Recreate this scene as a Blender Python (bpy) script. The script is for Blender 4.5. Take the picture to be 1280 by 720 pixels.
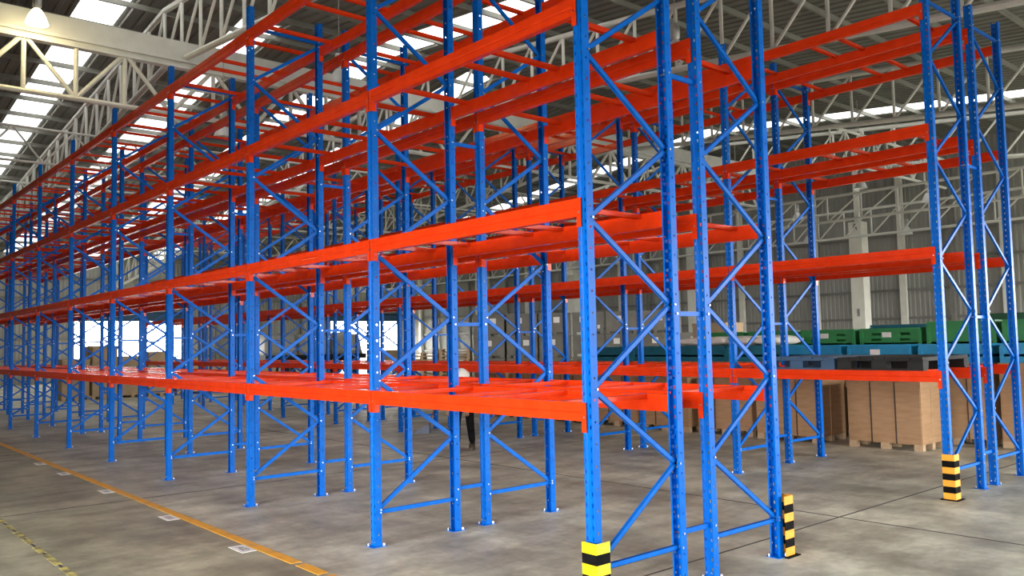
import bpy, bmesh, math, random
from mathutils import Vector, Matrix, Euler

random.seed(7)
for o in list(bpy.data.objects):
    bpy.data.objects.remove(o)
scene = bpy.context.scene
COL = scene.collection

# ------------------------------------------------------------------ camera
FPX = 1048.88
CAM = Vector((-4.2124, -4.0583, 1.8685))
CR = Vector((0.7563588, -0.6538413, -0.0203211))
CU = Vector((-0.0266745, -0.0618657, 0.9977280))
CF = Vector((0.6536129, 0.7540983, 0.0642336))
cd = bpy.data.cameras.new('camera')
cd.sensor_width = 36.0
cd.lens = FPX / 1280 * 36
cd.clip_start = 0.05
cd.clip_end = 400
cam = bpy.data.objects.new('camera', cd)
COL.objects.link(cam)
m = Matrix((CR, CU, -CF)).transposed().to_4x4()
m.translation = CAM
cam.matrix_world = m
scene.camera = cam

def ray(x, y):
    return CF + CR * ((x - 640) / FPX) + CU * ((360 - y) / FPX)
def on_z(x, y, z=0.0):
    d = ray(x, y); return CAM + d * ((z - CAM.z) / d.z)
def on_x(x, y, X):
    d = ray(x, y); return CAM + d * ((X - CAM.x) / d.x)
def on_y(x, y, Y):
    d = ray(x, y); return CAM + d * ((Y - CAM.y) / d.y)

# ------------------------------------------------------------------ world, lights, exposure
w = bpy.data.worlds.new('overcast_sky')
scene.world = w
w.use_nodes = True
w.node_tree.nodes['Background'].inputs[0].default_value = (1.0, 0.985, 0.95, 1)
w.node_tree.nodes['Background'].inputs[1].default_value = 21.0

def area(name, loc, rot, sx, sy, power, spread=180, color=(1, 1, 1)):
    l = bpy.data.lights.new(name, 'AREA')
    l.shape = 'RECTANGLE'; l.size = sx; l.size_y = sy
    l.energy = power; l.spread = math.radians(spread); l.color = color
    o = bpy.data.objects.new(name, l); COL.objects.link(o)
    o.location = loc; o.rotation_euler = rot
    return o
R90 = math.pi / 2
# sky portals standing in the open doorways (they only guide sampling of the daylight outside)
def portal(name, loc, rot, sx, sy):
    o = area(name, loc, rot, sx, sy, 1.0)
    o.data.cycles.is_portal = True
LD = (-8.0, 4.0, 4.4)       # doorway in the left wall: y from, y to, height
ND = (4.5, 15.5, 5.0)       # doorway in the near wall: x from, x to, height
ED = (17.0, 31.4, 5.2)      # second doorway in the near wall
portal('sky_portal_left_offscreen', (-10.05, (LD[0] + LD[1]) / 2, LD[2] / 2), (R90, 0, -R90), LD[1] - LD[0], LD[2])
portal('sky_portal_near_offscreen', ((ND[0] + ND[1]) / 2, -13.05, ND[2] / 2), (R90, 0, 0), ND[1] - ND[0], ND[2])
portal('sky_portal_near_east_offscreen', ((ED[0] + ED[1]) / 2, -13.05, ED[2] / 2), (R90, 0, 0), ED[1] - ED[0], ED[2])
RD = (-12.4, -2.5, 5.2)     # doorway in the right wall
portal('sky_portal_right_offscreen', (32.05, (RD[0] + RD[1]) / 2, RD[2] / 2), (R90, 0, R90), RD[1] - RD[0], RD[2])
SKYLIGHT = 2.3

vs = scene.view_settings
vs.view_transform = 'Standard'
vs.look = 'None'
vs.gamma = 1
vs.exposure = -0.1
vs.use_curve_mapping = False

# ------------------------------------------------------------------ materials
def mat(name, color, rough=0.5, metal=0.0, spec=0.5, emit=None, estr=0.0):
    mm = bpy.data.materials.new(name); mm.use_nodes = True
    b = mm.node_tree.nodes['Principled BSDF']
    b.inputs['Base Color'].default_value = (*color, 1)
    b.inputs['Roughness'].default_value = rough
    b.inputs['Metallic'].default_value = metal
    b.inputs['Specular IOR Level'].default_value = spec
    if emit:
        b.inputs['Emission Color'].default_value = (*emit, 1)
        b.inputs['Emission Strength'].default_value = estr
    return mm
def noisy(mm, scale, c1, c2, detail=4, coord='Object', bump=0.0, lo=0.3, hi=0.7, stretch=(1, 1, 1), rough=None):
    nt = mm.node_tree; n = nt.nodes; l = nt.links; b = n['Principled BSDF']
    tc = n.new('ShaderNodeTexCoord'); mp = n.new('ShaderNodeMapping')
    mp.inputs['Scale'].default_value = stretch
    no = n.new('ShaderNodeTexNoise'); no.inputs['Scale'].default_value = scale; no.inputs['Detail'].default_value = detail
    cr = n.new('ShaderNodeValToRGB')
    cr.color_ramp.elements[0].position = lo; cr.color_ramp.elements[0].color = (*c1, 1)
    cr.color_ramp.elements[1].position = hi; cr.color_ramp.elements[1].color = (*c2, 1)
    l.new(tc.outputs[coord], mp.inputs[0]); l.new(mp.outputs[0], no.inputs['Vector'])
    l.new(no.outputs['Fac'], cr.inputs[0]); l.new(cr.outputs[0], b.inputs['Base Color'])
    if rough:
        mr = n.new('ShaderNodeMapRange'); mr.inputs[3].default_value = rough[0]; mr.inputs[4].default_value = rough[1]
        l.new(no.outputs['Fac'], mr.inputs[0]); l.new(mr.outputs[0], b.inputs['Roughness'])
    if bump:
        bp = n.new('ShaderNodeBump'); bp.inputs['Strength'].default_value = bump; bp.inputs['Distance'].default_value = 0.01
        l.new(no.outputs['Fac'], bp.inputs['Height']); l.new(bp.outputs[0], b.inputs['Normal'])
    return mm

M = {}
M['blue'] = noisy(mat('blue_powder_coat', (0, .13, .62), .32, spec=.12), 9, (.000, .118, .55), (.001, .145, .64), rough=(.28, .38))
M['orange'] = noisy(mat('orange_powder_coat', (.80, .05, .012), .2, spec=.3), 7, (.78, .040, .004), (.88, .054, .007), rough=(.14, .24))
M['zinc'] = noisy(mat('zinc_bolt', (.75, .76, .78), .3, 1.0), 40, (.6, .62, .64), (.85, .86, .88))
M['yellow'] = noisy(mat('guard_paint_lit_yellow', (.95, .75, .0), .4), 12, (.90, .70, 0), (1, .80, .005))  # same paint as the other guards, its brighter light mixed into the colour
M['amber'] = noisy(mat('guard_paint_dim_amber', (.9, .36, .01), .4), 12, (.86, .33, .008), (.95, .40, .015))  # the guard paint again, with the dimmer light put into its colour
M['black'] = noisy(mat('black_paint', (.012, .012, .012), .8, spec=.05), 14, (.004, .004, .004), (.009, .009, .009))
M['line'] = noisy(mat('orange_floor_line_paint', (.85, .42, .03), .5), 5, (.62, .36, .08), (.90, .44, .03), lo=.3, hi=.5)
M['oldline'] = noisy(mat('worn_yellow_line_paint', (.5, .42, .1), .6), 9, (.20, .18, .10), (.62, .55, .16), lo=.42, hi=.58)
M['paper'] = noisy(mat('white_label_card', (.85, .84, .80), .5), 20, (.82, .81, .77), (.9, .89, .86))
M['ink'] = noisy(mat('grey_label_ink', (.12, .11, .12), .6), 20, (.1, .1, .11), (.16, .15, .16))
M['inkfaint'] = noisy(mat('faint_label_print', (.5, .49, .5), .6), 20, (.45, .44, .45), (.56, .55, .56))
M['truss'] = noisy(mat('pale_grey_truss_paint', (.50, .50, .46), .45), 3, (.62, .62, .57), (.72, .72, .67))
M['column'] = noisy(mat('cream_column_paint', (.62, .61, .54), .5), 3, (.74, .73, .65), (.82, .81, .73))
M['roof'] = noisy(mat('dull_grey_roof_sheet', (.20, .20, .17), .55), 1.5, (.15, .15, .13), (.19, .19, .165))
M['purlin'] = noisy(mat('galvanised_purlin', (.22, .22, .19), .5), 2, (.19, .19, .165), (.25, .25, .22))
M['wall'] = noisy(mat('grey_corrugated_cladding', (.42, .42, .38), .5), .6, (.30, .30, .275), (.36, .36, .33))
M['girt'] = noisy(mat('dark_girt_steel', (.20, .20, .185), .5), 2, (.17, .17, .16), (.23, .23, .21))
M['header'] = noisy(mat('navy_shutter_header', (.01, .055, .12), .5), 2, (.008, .045, .10), (.012, .065, .14))
M['skylight'] = mat('translucent_skylight_sheet', (.8, .8, .8), .6, emit=(1, 1, .97), estr=SKYLIGHT)
noisy(M['skylight'], 3, (.75, .76, .74), (.85, .86, .84))
M['card'] = noisy(mat('brown_cardboard', (.36, .21, .105), .8), 4, (.36, .215, .11), (.44, .27, .145), stretch=(1, 1, 6))
M['cardtan'] = noisy(mat('tan_cardboard', (.46, .33, .20), .8), 4, (.42, .30, .18), (.5, .37, .225))
M['strap'] = noisy(mat('dark_strapping', (.05, .035, .025), .5), 5, (.04, .03, .02), (.06, .04, .03))
M['wood'] = noisy(mat('pallet_wood', (.50, .36, .22), .75), 6, (.42, .29, .17), (.56, .41, .26), stretch=(1, 8, 8))
M['teal'] = noisy(mat('teal_plastic', (.008, .14, .20), .45), 4, (.006, .12, .17), (.012, .16, .23))
M['skyblue'] = noisy(mat('sky_blue_plastic', (.015, .26, .50), .4), 4, (.012, .23, .45), (.02, .29, .54))
M['green'] = noisy(mat('green_plastic', (.03, .25, .075), .45), 4, (.025, .22, .065), (.04, .28, .085))
M['darkgreen'] = noisy(mat('dark_green_plastic', (.012, .09, .04), .45), 4, (.01, .08, .035), (.015, .10, .045))
M['slateblue'] = noisy(mat('slate_blue_plastic', (.03, .08, .16), .5), 4, (.025, .07, .14), (.035, .09, .18))
M['charcoal'] = noisy(mat('charcoal_plastic', (.016, .016, .016), .6, spec=.2), 4, (.012, .012, .012), (.022, .022, .021))
M['crategrey'] = noisy(mat('warm_grey_crate', (.19, .18, .155), .6), 2, (.17, .16, .138), (.215, .205, .175))
M['sack'] = noisy(mat('white_woven_sack', (.80, .78, .70), .7), 9, (.72, .70, .62), (.86, .84, .77), bump=.3)
M['tarp'] = noisy(mat('grey_tarpaulin', (.42, .42, .40), .6), 3, (.34, .34, .32), (.50, .50, .48), bump=.4)
M['lampglass'] = noisy(mat('frosted_lamp_shade', (.75, .76, .76), .35), 6, (.70, .71, .71), (.80, .81, .81))
M['lamplit'] = mat('lit_lamp_shade', (.9, .85, .6), .4, emit=(1, .86, .5), estr=9.0)
noisy(M['lamplit'], 6, (.85, .8, .6), (.92, .88, .66))
M['alu'] = noisy(mat('cast_aluminium', (.45, .45, .44), .4, .8), 8, (.4, .4, .39), (.5, .5, .49))
M['helmet'] = noisy(mat('white_hard_hat', (.82, .80, .74), .3), 5, (.79, .77, .71), (.85, .83, .77))
M['trousers'] = noisy(mat('black_trousers', (.014, .014, .017), .9, spec=.05), 14, (.006, .006, .007), (.012, .012, .014), bump=.2)
M['shirt'] = noisy(mat('dark_work_shirt', (.05, .055, .07), .8), 14, (.04, .045, .058), (.06, .065, .08), bump=.2)
M['skin'] = noisy(mat('skin', (.38, .21, .13), .55), 9, (.35, .19, .115), (.41, .235, .15))
M['boot'] = noisy(mat('brown_boot', (.06, .04, .025), .6), 9, (.045, .03, .02), (.075, .05, .03))
M['rubber'] = noisy(mat('black_rubber', (.015, .015, .015), .7), 9, (.012, .012, .012), (.02, .02, .02))
M['dustpan'] = noisy(mat('blue_grey_pan', (.13, .16, .24), .5), 9, (.11, .14, .21), (.15, .18, .27))
M['redwood'] = noisy(mat('red_brown_handle', (.28, .07, .04), .5), 9, (.24, .06, .035), (.32, .085, .05))

def concrete():
    mm = mat('power_floated_concrete', (.27, .25, .205), .4)
    nt = mm.node_tree; n = nt.nodes; l = nt.links; b = n['Principled BSDF']
    tc = n.new('ShaderNodeTexCoord')
    def noise(scale, detail, stretch, rot=0):
        mp = n.new('ShaderNodeMapping'); mp.inputs['Scale'].default_value = stretch
        mp.inputs['Rotation'].default_value = (0, 0, rot)
        no = n.new('ShaderNodeTexNoise'); no.inputs['Scale'].default_value = scale; no.inputs['Detail'].default_value = detail
        no.inputs['Roughness'].default_value = .6
        l.new(tc.outputs['Object'], mp.inputs[0]); l.new(mp.outputs[0], no.inputs['Vector'])
        return no.outputs['Fac']
    big = noise(.35, 5, (1, 1, 1)); mid = noise(1.15, 9, (1, .40, 1), .7); fine = noise(11, 6, (1, 1, 1))
    def ramp(fac, p0, c0, p1, c1):
        cr = n.new('ShaderNodeValToRGB')
        cr.color_ramp.elements[0].position = p0; cr.color_ramp.elements[0].color = (*c0, 1)
        cr.color_ramp.elements[1].position = p1; cr.color_ramp.elements[1].color = (*c1, 1)
        l.new(fac, cr.inputs[0]); return cr.outputs[0]
    def mul(a, c, f=1.0):
        mx = n.new('ShaderNodeMix'); mx.data_type = 'RGBA'; mx.blend_type = 'MULTIPLY'
        mx.inputs[0].default_value = f
        l.new(a, mx.inputs[6]); l.new(c, mx.inputs[7]); return mx.outputs[2]
    base = ramp(big, .35, (.54, .535, .435), .65, (.73, .725, .61))
    c = mul(base, ramp(mid, .35, (.55, .545, .53), .64, (1.12, 1.12, 1.10)))
    blot = noise(2.6, 7, (.5, 1, 1), -.4)
    c = mul(c, ramp(blot, .38, (.70, .69, .66), .60, (1.06, 1.06, 1.05)))
    c = mul(c, ramp(fine, .3, (.86, .86, .86), .7, (1.08, 1.08, 1.08)))
    # the walking aisle left of the painted line is browner and dirtier (own extent on the slab)
    sx = n.new('ShaderNodeSeparateXYZ'); l.new(tc.outputs['Object'], sx.inputs[0])
    lt = n.new('ShaderNodeMath'); lt.operation = 'LESS_THAN'; lt.inputs[1].default_value = -0.80
    l.new(sx.outputs['X'], lt.inputs[0])
    mx = n.new('ShaderNodeMix'); mx.data_type = 'RGBA'; mx.blend_type = 'MULTIPLY'
    l.new(lt.outputs[0], mx.inputs[0]); l.new(c, mx.inputs[6]); mx.inputs[7].default_value = (.70, .68, .61, 1)
    l.new(mx.outputs[2], b.inputs['Base Color'])
    mr = n.new('ShaderNodeMapRange'); mr.inputs[3].default_value = .38; mr.inputs[4].default_value = .62
    l.new(mid, mr.inputs[0]); l.new(mr.outputs[0], b.inputs['Roughness'])
    bp = n.new('ShaderNodeBump'); bp.inputs['Strength'].default_value = .12; bp.inputs['Distance'].default_value = .01
    l.new(fine, bp.inputs['Height']); l.new(bp.outputs[0], b.inputs['Normal'])
    return mm
M['concrete'] = concrete()
M['joint'] = noisy(mat('dark_joint_sealant', (.07, .065, .055), .8), 9, (.05, .045, .04), (.10, .09, .08))

# ------------------------------------------------------------------ mesh helpers
class MB:
    def __init__(s): s.v = []; s.f = []; s.mi = []
    def add(s, vs, fs, mi=0):
        o = len(s.v); s.v += [tuple(v) for v in vs]
        for f in fs: s.f.append([i + o for i in f]); s.mi.append(mi)
    def box(s, x0, x1, y0, y1, z0, z1, mi=0, mtx=None):
        vs = [Vector((x, y, z)) for z in (z0, z1) for y in (y0, y1) for x in (x0, x1)]
        if mtx: vs = [mtx @ v for v in vs]
        s.add(vs, [(0, 2, 3, 1), (4, 5, 7, 6), (0, 1, 5, 4), (2, 6, 7, 3), (0, 4, 6, 2), (1, 3, 7, 5)], mi)
    def bar(s, a, b, wx, wy, up=(0, 0, 1), mi=0):
        a = Vector(a); b = Vector(b); d = (b - a); L = d.length; d.normalize()
        u = Vector(up); x = u.cross(d)
        if x.length < 1e-4: x = Vector((1, 0, 0)).cross(d)
        x.normalize(); y = d.cross(x)
        mt = Matrix((x, y, d)).transposed().to_4x4(); mt.translation = a
        s.box(-wx / 2, wx / 2, -wy / 2, wy / 2, 0, L, mi, mt)
    def tube(s, a, b, r, n=8, mi=0, r2=None, cap=True):
        a = Vector(a); b = Vector(b); d = (b - a).normalized()
        x = Vector((0, 0, 1)).cross(d)
        if x.length < 1e-3: x = Vector((1, 0, 0))
        x.normalize(); y = d.cross(x); r2 = r if r2 is None else r2
        vs = []
        for p, rr in ((a, r), (b, r2)):
            for i in range(n):
                t = 2 * math.pi * i / n
                vs.append(p + x * (rr * math.cos(t)) + y * (rr * math.sin(t)))
        fs = [(i, (i + 1) % n, n + (i + 1) % n, n + i) for i in range(n)]
        if cap: fs += [tuple(reversed(range(n))), tuple(range(n, 2 * n))]
        s.add(vs, fs, mi)
    def lathe(s, prof, n=16, mi=0, c=(0, 0, 0)):
        vs = []
        for r, z in prof:
            for i in range(n):
                t = 2 * math.pi * i / n
                vs.append((c[0] + r * math.cos(t), c[1] + r * math.sin(t), c[2] + z))
        fs = []
        for k in range(len(prof) - 1):
            for i in range(n):
                j = (i + 1) % n
                fs.append((k * n + i, k * n + j, (k + 1) * n + j, (k + 1) * n + i))
        s.add(vs, fs, mi)
    def prism(s, poly, axis, a, b, mi=0):
        n = len(poly)
        def P(p, t):
            return (p[0], t, p[1]) if axis == 'y' else ((t, p[0], p[1]) if axis == 'x' else (p[0], p[1], t))
        vs = [P(p, a) for p in poly] + [P(p, b) for p in poly]
        fs = [(i, (i + 1) % n, n + (i + 1) % n, n + i) for i in range(n)] + [tuple(reversed(range(n))), tuple(range(n, 2 * n))]
        s.add(vs, fs, mi)
    def mesh(s, name, mats, smooth=False, fix=True):
        me = bpy.data.meshes.new(name)
        me.from_pydata(s.v, [], s.f)
        for mt in (mats if isinstance(mats, (list, tuple)) else [mats]): me.materials.append(M[mt])
        me.polygons.foreach_set('material_index', s.mi)
        if fix:
            bm = bmesh.new(); bm.from_mesh(me)
            bmesh.ops.recalc_face_normals(bm, faces=bm.faces); bm.to_mesh(me); bm.free()
        if smooth:
            me.polygons.foreach_set('use_smooth', [True] * len(me.polygons))
            try: me.set_sharp_from_angle(angle=math.radians(40))
            except Exception: pass
        me.update()
        return me
def obj(name, me, parent=None, loc=(0, 0, 0), rot=(0, 0, 0), scale=(1, 1, 1)):
    o = bpy.data.objects.new(name, me)
    o.location = loc; o.rotation_euler = rot; o.scale = scale
    if parent: o.parent = parent
    COL.objects.link(o); return o
def tag(o, label, cat, group=None):
    o['label'] = label; o['category'] = cat
    if group: o['group'] = group
    return o
def thing(name, label, cat, loc=(0, 0, 0), rz=0, group=None):
    return tag(obj(name, None, None, loc, (0, 0, rz)), label, cat, group)
def struct(o): o['kind'] = 'structure'; return o

ORD = ['first', 'second', 'third', 'fourth', 'fifth', 'sixth', 'seventh', 'eighth', 'ninth', 'tenth', 'eleventh', 'twelfth', 'thirteenth', 'fourteenth']

# ------------------------------------------------------------------ room shell
XL, XR, YN, YF = -10.0, 32.0, -13.0, 50.0
RIDGE = 17.0
def roof_z(y): return 8.95 + .10 * (y if y <= RIDGE else 2 * RIDGE - y)

b = MB(); b.box(XL - .3, XR + .3, YN - .3, YF + .3, -.25, 0)
floor = struct(obj('floor', b.mesh('floor', 'concrete')))
gb = MB(); gb.box(-250, 250, -250, 250, -.5, -.26)
M['asphalt'] = noisy(mat('dark_yard_asphalt', (.05, .05, .05), .8), .5, (.04, .04, .04), (.06, .06, .06))
yard = obj('yard', gb.mesh('yard', 'asphalt')); yard['kind'] = 'structure'
# saw-cut joints in the slab
def joint(a, c, wd=.022):
    jb = MB(); jb.bar((a[0], a[1], .0005), (c[0], c[1], .0005), wd, .003, (0, 0, 1)); return jb.mesh('slab_joint', 'joint')
for yy in (-6, .4, 7.1, 13.6, 20.1, 26.6, 33.1):
    obj('slab_joint', joint((XL, yy), (XR, yy)), floor)
for xx in (-2.345, 4.05, 10.55, 17.05):
    obj('slab_joint', joint((xx, YN), (xx, YF)), floor)
# painted lines
def strip(name, x0, x1, y0, y1, mt, z=.0035):
    sb = MB(); sb.box(x0, x1, y0, y1, -.002, z); return obj(name, sb.mesh(name, mt), floor)
strip('painted_aisle_line', -.865, -.765, 2.78, 30, 'line')
strip('painted_aisle_line', -.865, -.765, 2.30, 2.70, 'line')
strip('painted_aisle_line', -.865, -.765, 1.20, 2.22, 'line')
strip('painted_aisle_line', -.865, -.765, -3.5, 1.10, 'line')
yy = 7.0
random.seed(3)
while yy > -4:
    ln = random.uniform(.25, .5)
    strip('worn_line_dash', -2.375, -2.315, yy - ln, yy, 'oldline', .003)
    yy -= ln + random.uniform(.05, .22)

# corrugated walls: ribs are real folds of the sheet
def corrugated(u0, u1, z0, z1, place, pitch=.2, dep=.018):
    cb = MB(); n = max(1, int(round((u1 - u0) / pitch))); p = (u1 - u0) / n
    pr = []
    for i in range(n):
        u = u0 + i * p
        pr += [(u, 0), (u + p * .40, 0), (u + p * .52, dep), (u + p * .88, dep)]
    pr.append((u1, 0))
    for (ua, da), (ub, db) in zip(pr[:-1], pr[1:]):
        za = z1(ua) if callable(z1) else z1; zb = z1(ub) if callable(z1) else z1
        cb.add([place(ua, da, z0), place(ub, db, z0), place(ub, db, zb), place(ua, da, za)], [(0, 1, 2, 3)])
    return cb
def wall(name, segs, place):
    allb = MB()
    for (u0, u1, z0, z1) in segs:
        c = corrugated(u0, u1, z0, z1, place); allb.add(c.v, c.f)
    return struct(obj(name, allb.mesh(name, 'wall', fix=False)))
def gable(y): return roof_z(y)
zY = roof_z(YF); zN = roof_z(YN)
pR = lambda u, d, z: (XR - d, u, z)
pL = lambda u, d, z: (XL + d, u, z)
pF = lambda u, d, z: (u, YF - d, z)
pN = lambda u, d, z: (u, YN + d, z)
wr = wall('wall_right', [(YN, RD[0], 0, gable), (RD[0], RD[1], RD[2], gable), (RD[1], YF, 0, gable)], pR)
wl = wall('wall_left', [(YN, LD[0], 0, gable), (LD[0], LD[1], LD[2], gable), (LD[1], YF, 0, gable)], pL)
D1 = (8.5, 15.0, 3.62); D2 = (25.2, 31.0, 3.62)
wf = wall('wall_far', [(XL, D1[0], 0, zY), (D1[0], D1[1], D1[2], zY), (D1[1], D2[0], 0, zY), (D2[0], D2[1], D2[2], zY), (D2[1], XR, 0, zY)], pF)
wn = wall('wall_near', [(XL, ND[0], 0, zN), (ND[0], ND[1], ND[2], zN), (ND[1], ED[0], 0, zN), (ED[0], ED[1], ED[2], zN), (ED[1], XR, 0, zN)], pN)
# girts and posts
for i in range(7):
    z = 1.35 + i * 1.2
    gb = MB(); gb.box(XR - .14, XR - .03, YN if z > RD[2] else RD[1], YF, z - .05, z + .05)
    if z < roof_z(YF): obj('girt', gb.mesh('girt', 'girt'), wr)
    for (x0, x1) in ((XL, D1[0]), (D1[1], D2[0])) if z < 3.7 else ((XL, XR),):
        gb = MB(); gb.box(x0, x1, YF - .14, YF - .03, z - .05, z + .05)
        obj('girt', gb.mesh('girt', 'girt'), wf)
k = 0
y = -12.0
while y < YF:
    pb = MB(); wide = .14 if k % 2 else .26
    pb.box(XR - .30, XR - .12, y - wide / 2, y + wide / 2, 0, min(roof_z(y) - .3, 9))
    if y > RD[1]: obj('wall_post', pb.mesh('wall_post', 'girt' if k % 2 else 'column'), wr)
    y += 2.0; k += 1
for x in (-4, 0, 4, 17, 20, 23):
    pb = MB(); pb.box(x - .07, x + .07, YF - .30, YF - .12, 0, zY - .3); obj('wall_post', pb.mesh('wall_post', 'girt'), wf)
# roller shutter openings of the far wall: header box, jambs, meeting rail across the daylight
for n_, D in ((1, D1), (2, D2)):
    root = struct(obj('door_%d' % n_, None, None, ((D[0] + D[1]) / 2, YF, 0)))
    hw = (D[1] - D[0]) / 2
    hb = MB(); hb.prism([(-.5, D[2] - .02), (-.05, D[2] - .02), (-.05, D[2] + .55), (-.38, D[2] + .55), (-.5, D[2] + .42)], 'x', -hw - .25, hw + .25)
    obj('shutter_header', hb.mesh('shutter_header', 'header'), root)
    for s in (-1, 1):
        jb = MB(); jb.box(s * hw - .08, s * hw + .08, -.18, -.02, 0, D[2]); obj('door_jamb', jb.mesh('door_jamb', 'girt'), root)
    rb = MB(); rb.box(-hw, hw, .02, .07, 2.30, 2.37); obj('door_rail', rb.mesh('door_rail', 'girt'), root)

# roof: corrugated sheets with translucent panels, purlins under them
STRIPS = [1.6, 5.3, 9.1, 12.8, 25.3]
SW = .50
SKY_FROM = {5.3: 17.0, 12.8: 17.0, 9.1: 8.0}
rb = MB()
edges = [XL] + [e for s in STRIPS for e in (s - SW, s + SW)] + [XR]
ysegs = [(YN, RIDGE), (RIDGE, YF)]
def sheet(x0, x1, ya, yb):
    n = max(1, int((x1 - x0) / .30)); p = (x1 - x0) / n
    pr = []
    for k in range(n):
        u = x0 + k * p; pr += [(u, 0), (u + p * .5, 0), (u + p * .6, .035), (u + p * .9, .035)]
    pr.append((x1, 0))
    for (ua, da), (ub, db) in zip(pr[:-1], pr[1:]):
        rb.add([(ua, ya, roof_z(ya) - da), (ub, ya, roof_z(ya) - db), (ub, yb, roof_z(yb) - db), (ua, yb, roof_z(yb) - da)], [(0, 1, 2, 3)])
for i in range(0, len(edges), 2):
    for (ya, yb) in ysegs: sheet(edges[i], edges[i + 1], ya, yb)
for s_, y0_ in SKY_FROM.items(): sheet(s_ - SW, s_ + SW, YN, y0_)
ceil = struct(obj('ceiling', rb.mesh('ceiling', 'roof', fix=False)))
PL = 3.0
sky_me = {}
for sgn in (1, -1):
    sb = MB()
    for q in range(5):
        xa = -SW + q * 2 * SW / 5; xb = xa + 2 * SW / 5
        sb.add([(xa, 0, 0), (xa + .12, 0, 0), (xa + .12, PL, .1 * sgn * PL), (xa, PL, .1 * sgn * PL)], [(0, 1, 2, 3)])
        sb.add([(xa + .12, 0, 0), (xb, 0, -.03), (xb, PL, .1 * sgn * PL - .03), (xa + .12, PL, .1 * sgn * PL)], [(0, 1, 2, 3)])
        if q < 4: sb.add([(xb, 0, -.03), (xb, 0, 0), (xb, PL, .1 * sgn * PL), (xb, PL, .1 * sgn * PL - .03)], [(0, 1, 2, 3)])
    sky_me[sgn] = sb.mesh('skylight_panel', 'skylight', fix=False)
for s in STRIPS:
    y = SKY_FROM.get(s, YN)
    while y < YF - .1:
        sg = 1 if y < RIDGE - .1 else -1
        obj('skylight_panel', sky_me[sg], ceil, (s, y, roof_z(y)))
        y += PL
pb = MB(); pb.prism([(-.03, -.13), (.03, -.13), (.03, -.11), (-.018, -.11), (-.018, -.0), (-.03, -.0)], 'x', XL, XR)
pur = pb.mesh('purlin', 'purlin')
y = YN + .6
while y < YF:
    obj('purlin', pur, ceil, (0, y, roof_z(y) - .04)); y += 1.5

# ------------------------------------------------------------------ pallet racking
L = 2.8; D = .9225; G = .3936; NB = 10; H = 6.037
W2 = .0435; DP = .033           # half width (along the row) and half depth of an upright
TOPS = [1.442, 2.866, 4.304, 5.740]
BH = .130
X1, X3 = 0.0, 5.7879

def upright_mesh():
    u = MB(); t = .0
    pitch = .075
    # front face, two columns of slots, groove in the middle
    cols = [-W2, -.0345, -.0225, -.012, .012, .0225, .0345, W2]
    xs = [-DP, -DP, -DP, -DP + .007, -DP + .007, -DP, -DP, -DP]
    zr = [0.0]; z = .06
    while z < H - .05:
        zr += [z, z + .025]; z += pitch
    zr.append(H)
    vid = {}
    def V(c, r):
        if (c, r) not in vid:
            vid[(c, r)] = len(u.v); u.v.append((xs[c], cols[c], zr[r]))
        return vid[(c, r)]
    for r in range(len(zr) - 1):
        hole = r % 2 == 1
        if not hole:
            pass
        for c in range(7):
            if hole and c in (1, 5): continue
            u.f.append([V(c, r), V(c + 1, r), V(c + 1, r + 1), V(c, r + 1)]); u.mi.append(0)
    # side flanges with a column of small punched holes, and in-turned lips
    fx = [-DP, -.006, .006, DP]
    zs = [0.0]; z = .10
    while z < H - .05:
        zs += [z, z + .016]; z += .15
    zs.append(H)
    for sy in (-1, 1):
        vid = {}
        def F(c, r):
            if (c, r) not in vid:
                vid[(c, r)] = len(u.v); u.v.append((fx[c], sy * W2, zs[r]))
            return vid[(c, r)]
        for r in range(len(zs) - 1):
            for c in range(3):
                if r % 2 == 1 and c == 1: continue
                u.f.append([F(c, r), F(c + 1, r), F(c + 1, r + 1), F(c, r + 1)]); u.mi.append(0)
        y0, y1 = sy * W2, sy * (W2 - .016)
        u.add([(DP, y0, 0), (DP, y1, 0), (DP, y1, H), (DP, y0, H)], [(0, 1, 2, 3)])
    # the two lowest fixing bolts
    for (yy, zz) in ((-.022, .045), (.022, .045)):
        u.tube((-DP - .006, yy, zz), (-DP + .002, yy, zz), .009, 6, 1)
    return u.mesh('upright', ['blue', 'zinc'], fix=False)
ME_UP = upright_mesh()
pb = MB(); pb.box(-.075, .075, -.065, .065, 0, .006)
for sx in (-1, 1):
    pb.tube((sx * .055, sx * -.045, .004), (sx * .055, sx * -.045, .028), .012, 6, 1)
ME_FOOT = pb.mesh('base_plate', ['blue', 'zinc'])

def brace_mesh(dz, name):
    bb = MB()
    a = Vector((.022, 0, 0)); c = Vector((D - .022, 0, dz))
    d = (c - a).normalized(); nrm = Vector((-d.z, 0, d.x))
    wd, th, t = .038, .024, .003
    # open channel: web facing -y, two flanges
    def quadbox(o0, o1, y0, y1):
        vs = []
        for p in (a, c):
            for oo in (o0, o1):
                for y in (y0, y1):
                    q = p + nrm * oo; vs.append((q.x, y, q.z))
        bb.add(vs, [(0, 1, 3, 2), (4, 6, 7, 5), (0, 4, 5, 1), (2, 3, 7, 6), (0, 2, 6, 4), (1, 5, 7, 3)])
    quadbox(-wd / 2, wd / 2, -th / 2, -th / 2 + t)
    quadbox(-wd / 2, -wd / 2 + t, -th / 2, th / 2)
    quadbox(wd / 2 - t, wd / 2, -th / 2, th / 2)
    # end bolts through the upright flanges
    for p in (a, c):
        bb.tube((p.x, -W2 - .010, p.z), (p.x, W2 + .010, p.z), .0085, 6, 1)
    return bb.mesh(name, ['blue', 'zinc'])
PITCH = .598
ME_H = brace_mesh(0, 'horizontal_brace'); ME_DU = brace_mesh(PITCH, 'diagonal_brace'); ME_DD = brace_mesh(-PITCH, 'diagonal_brace')

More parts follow.
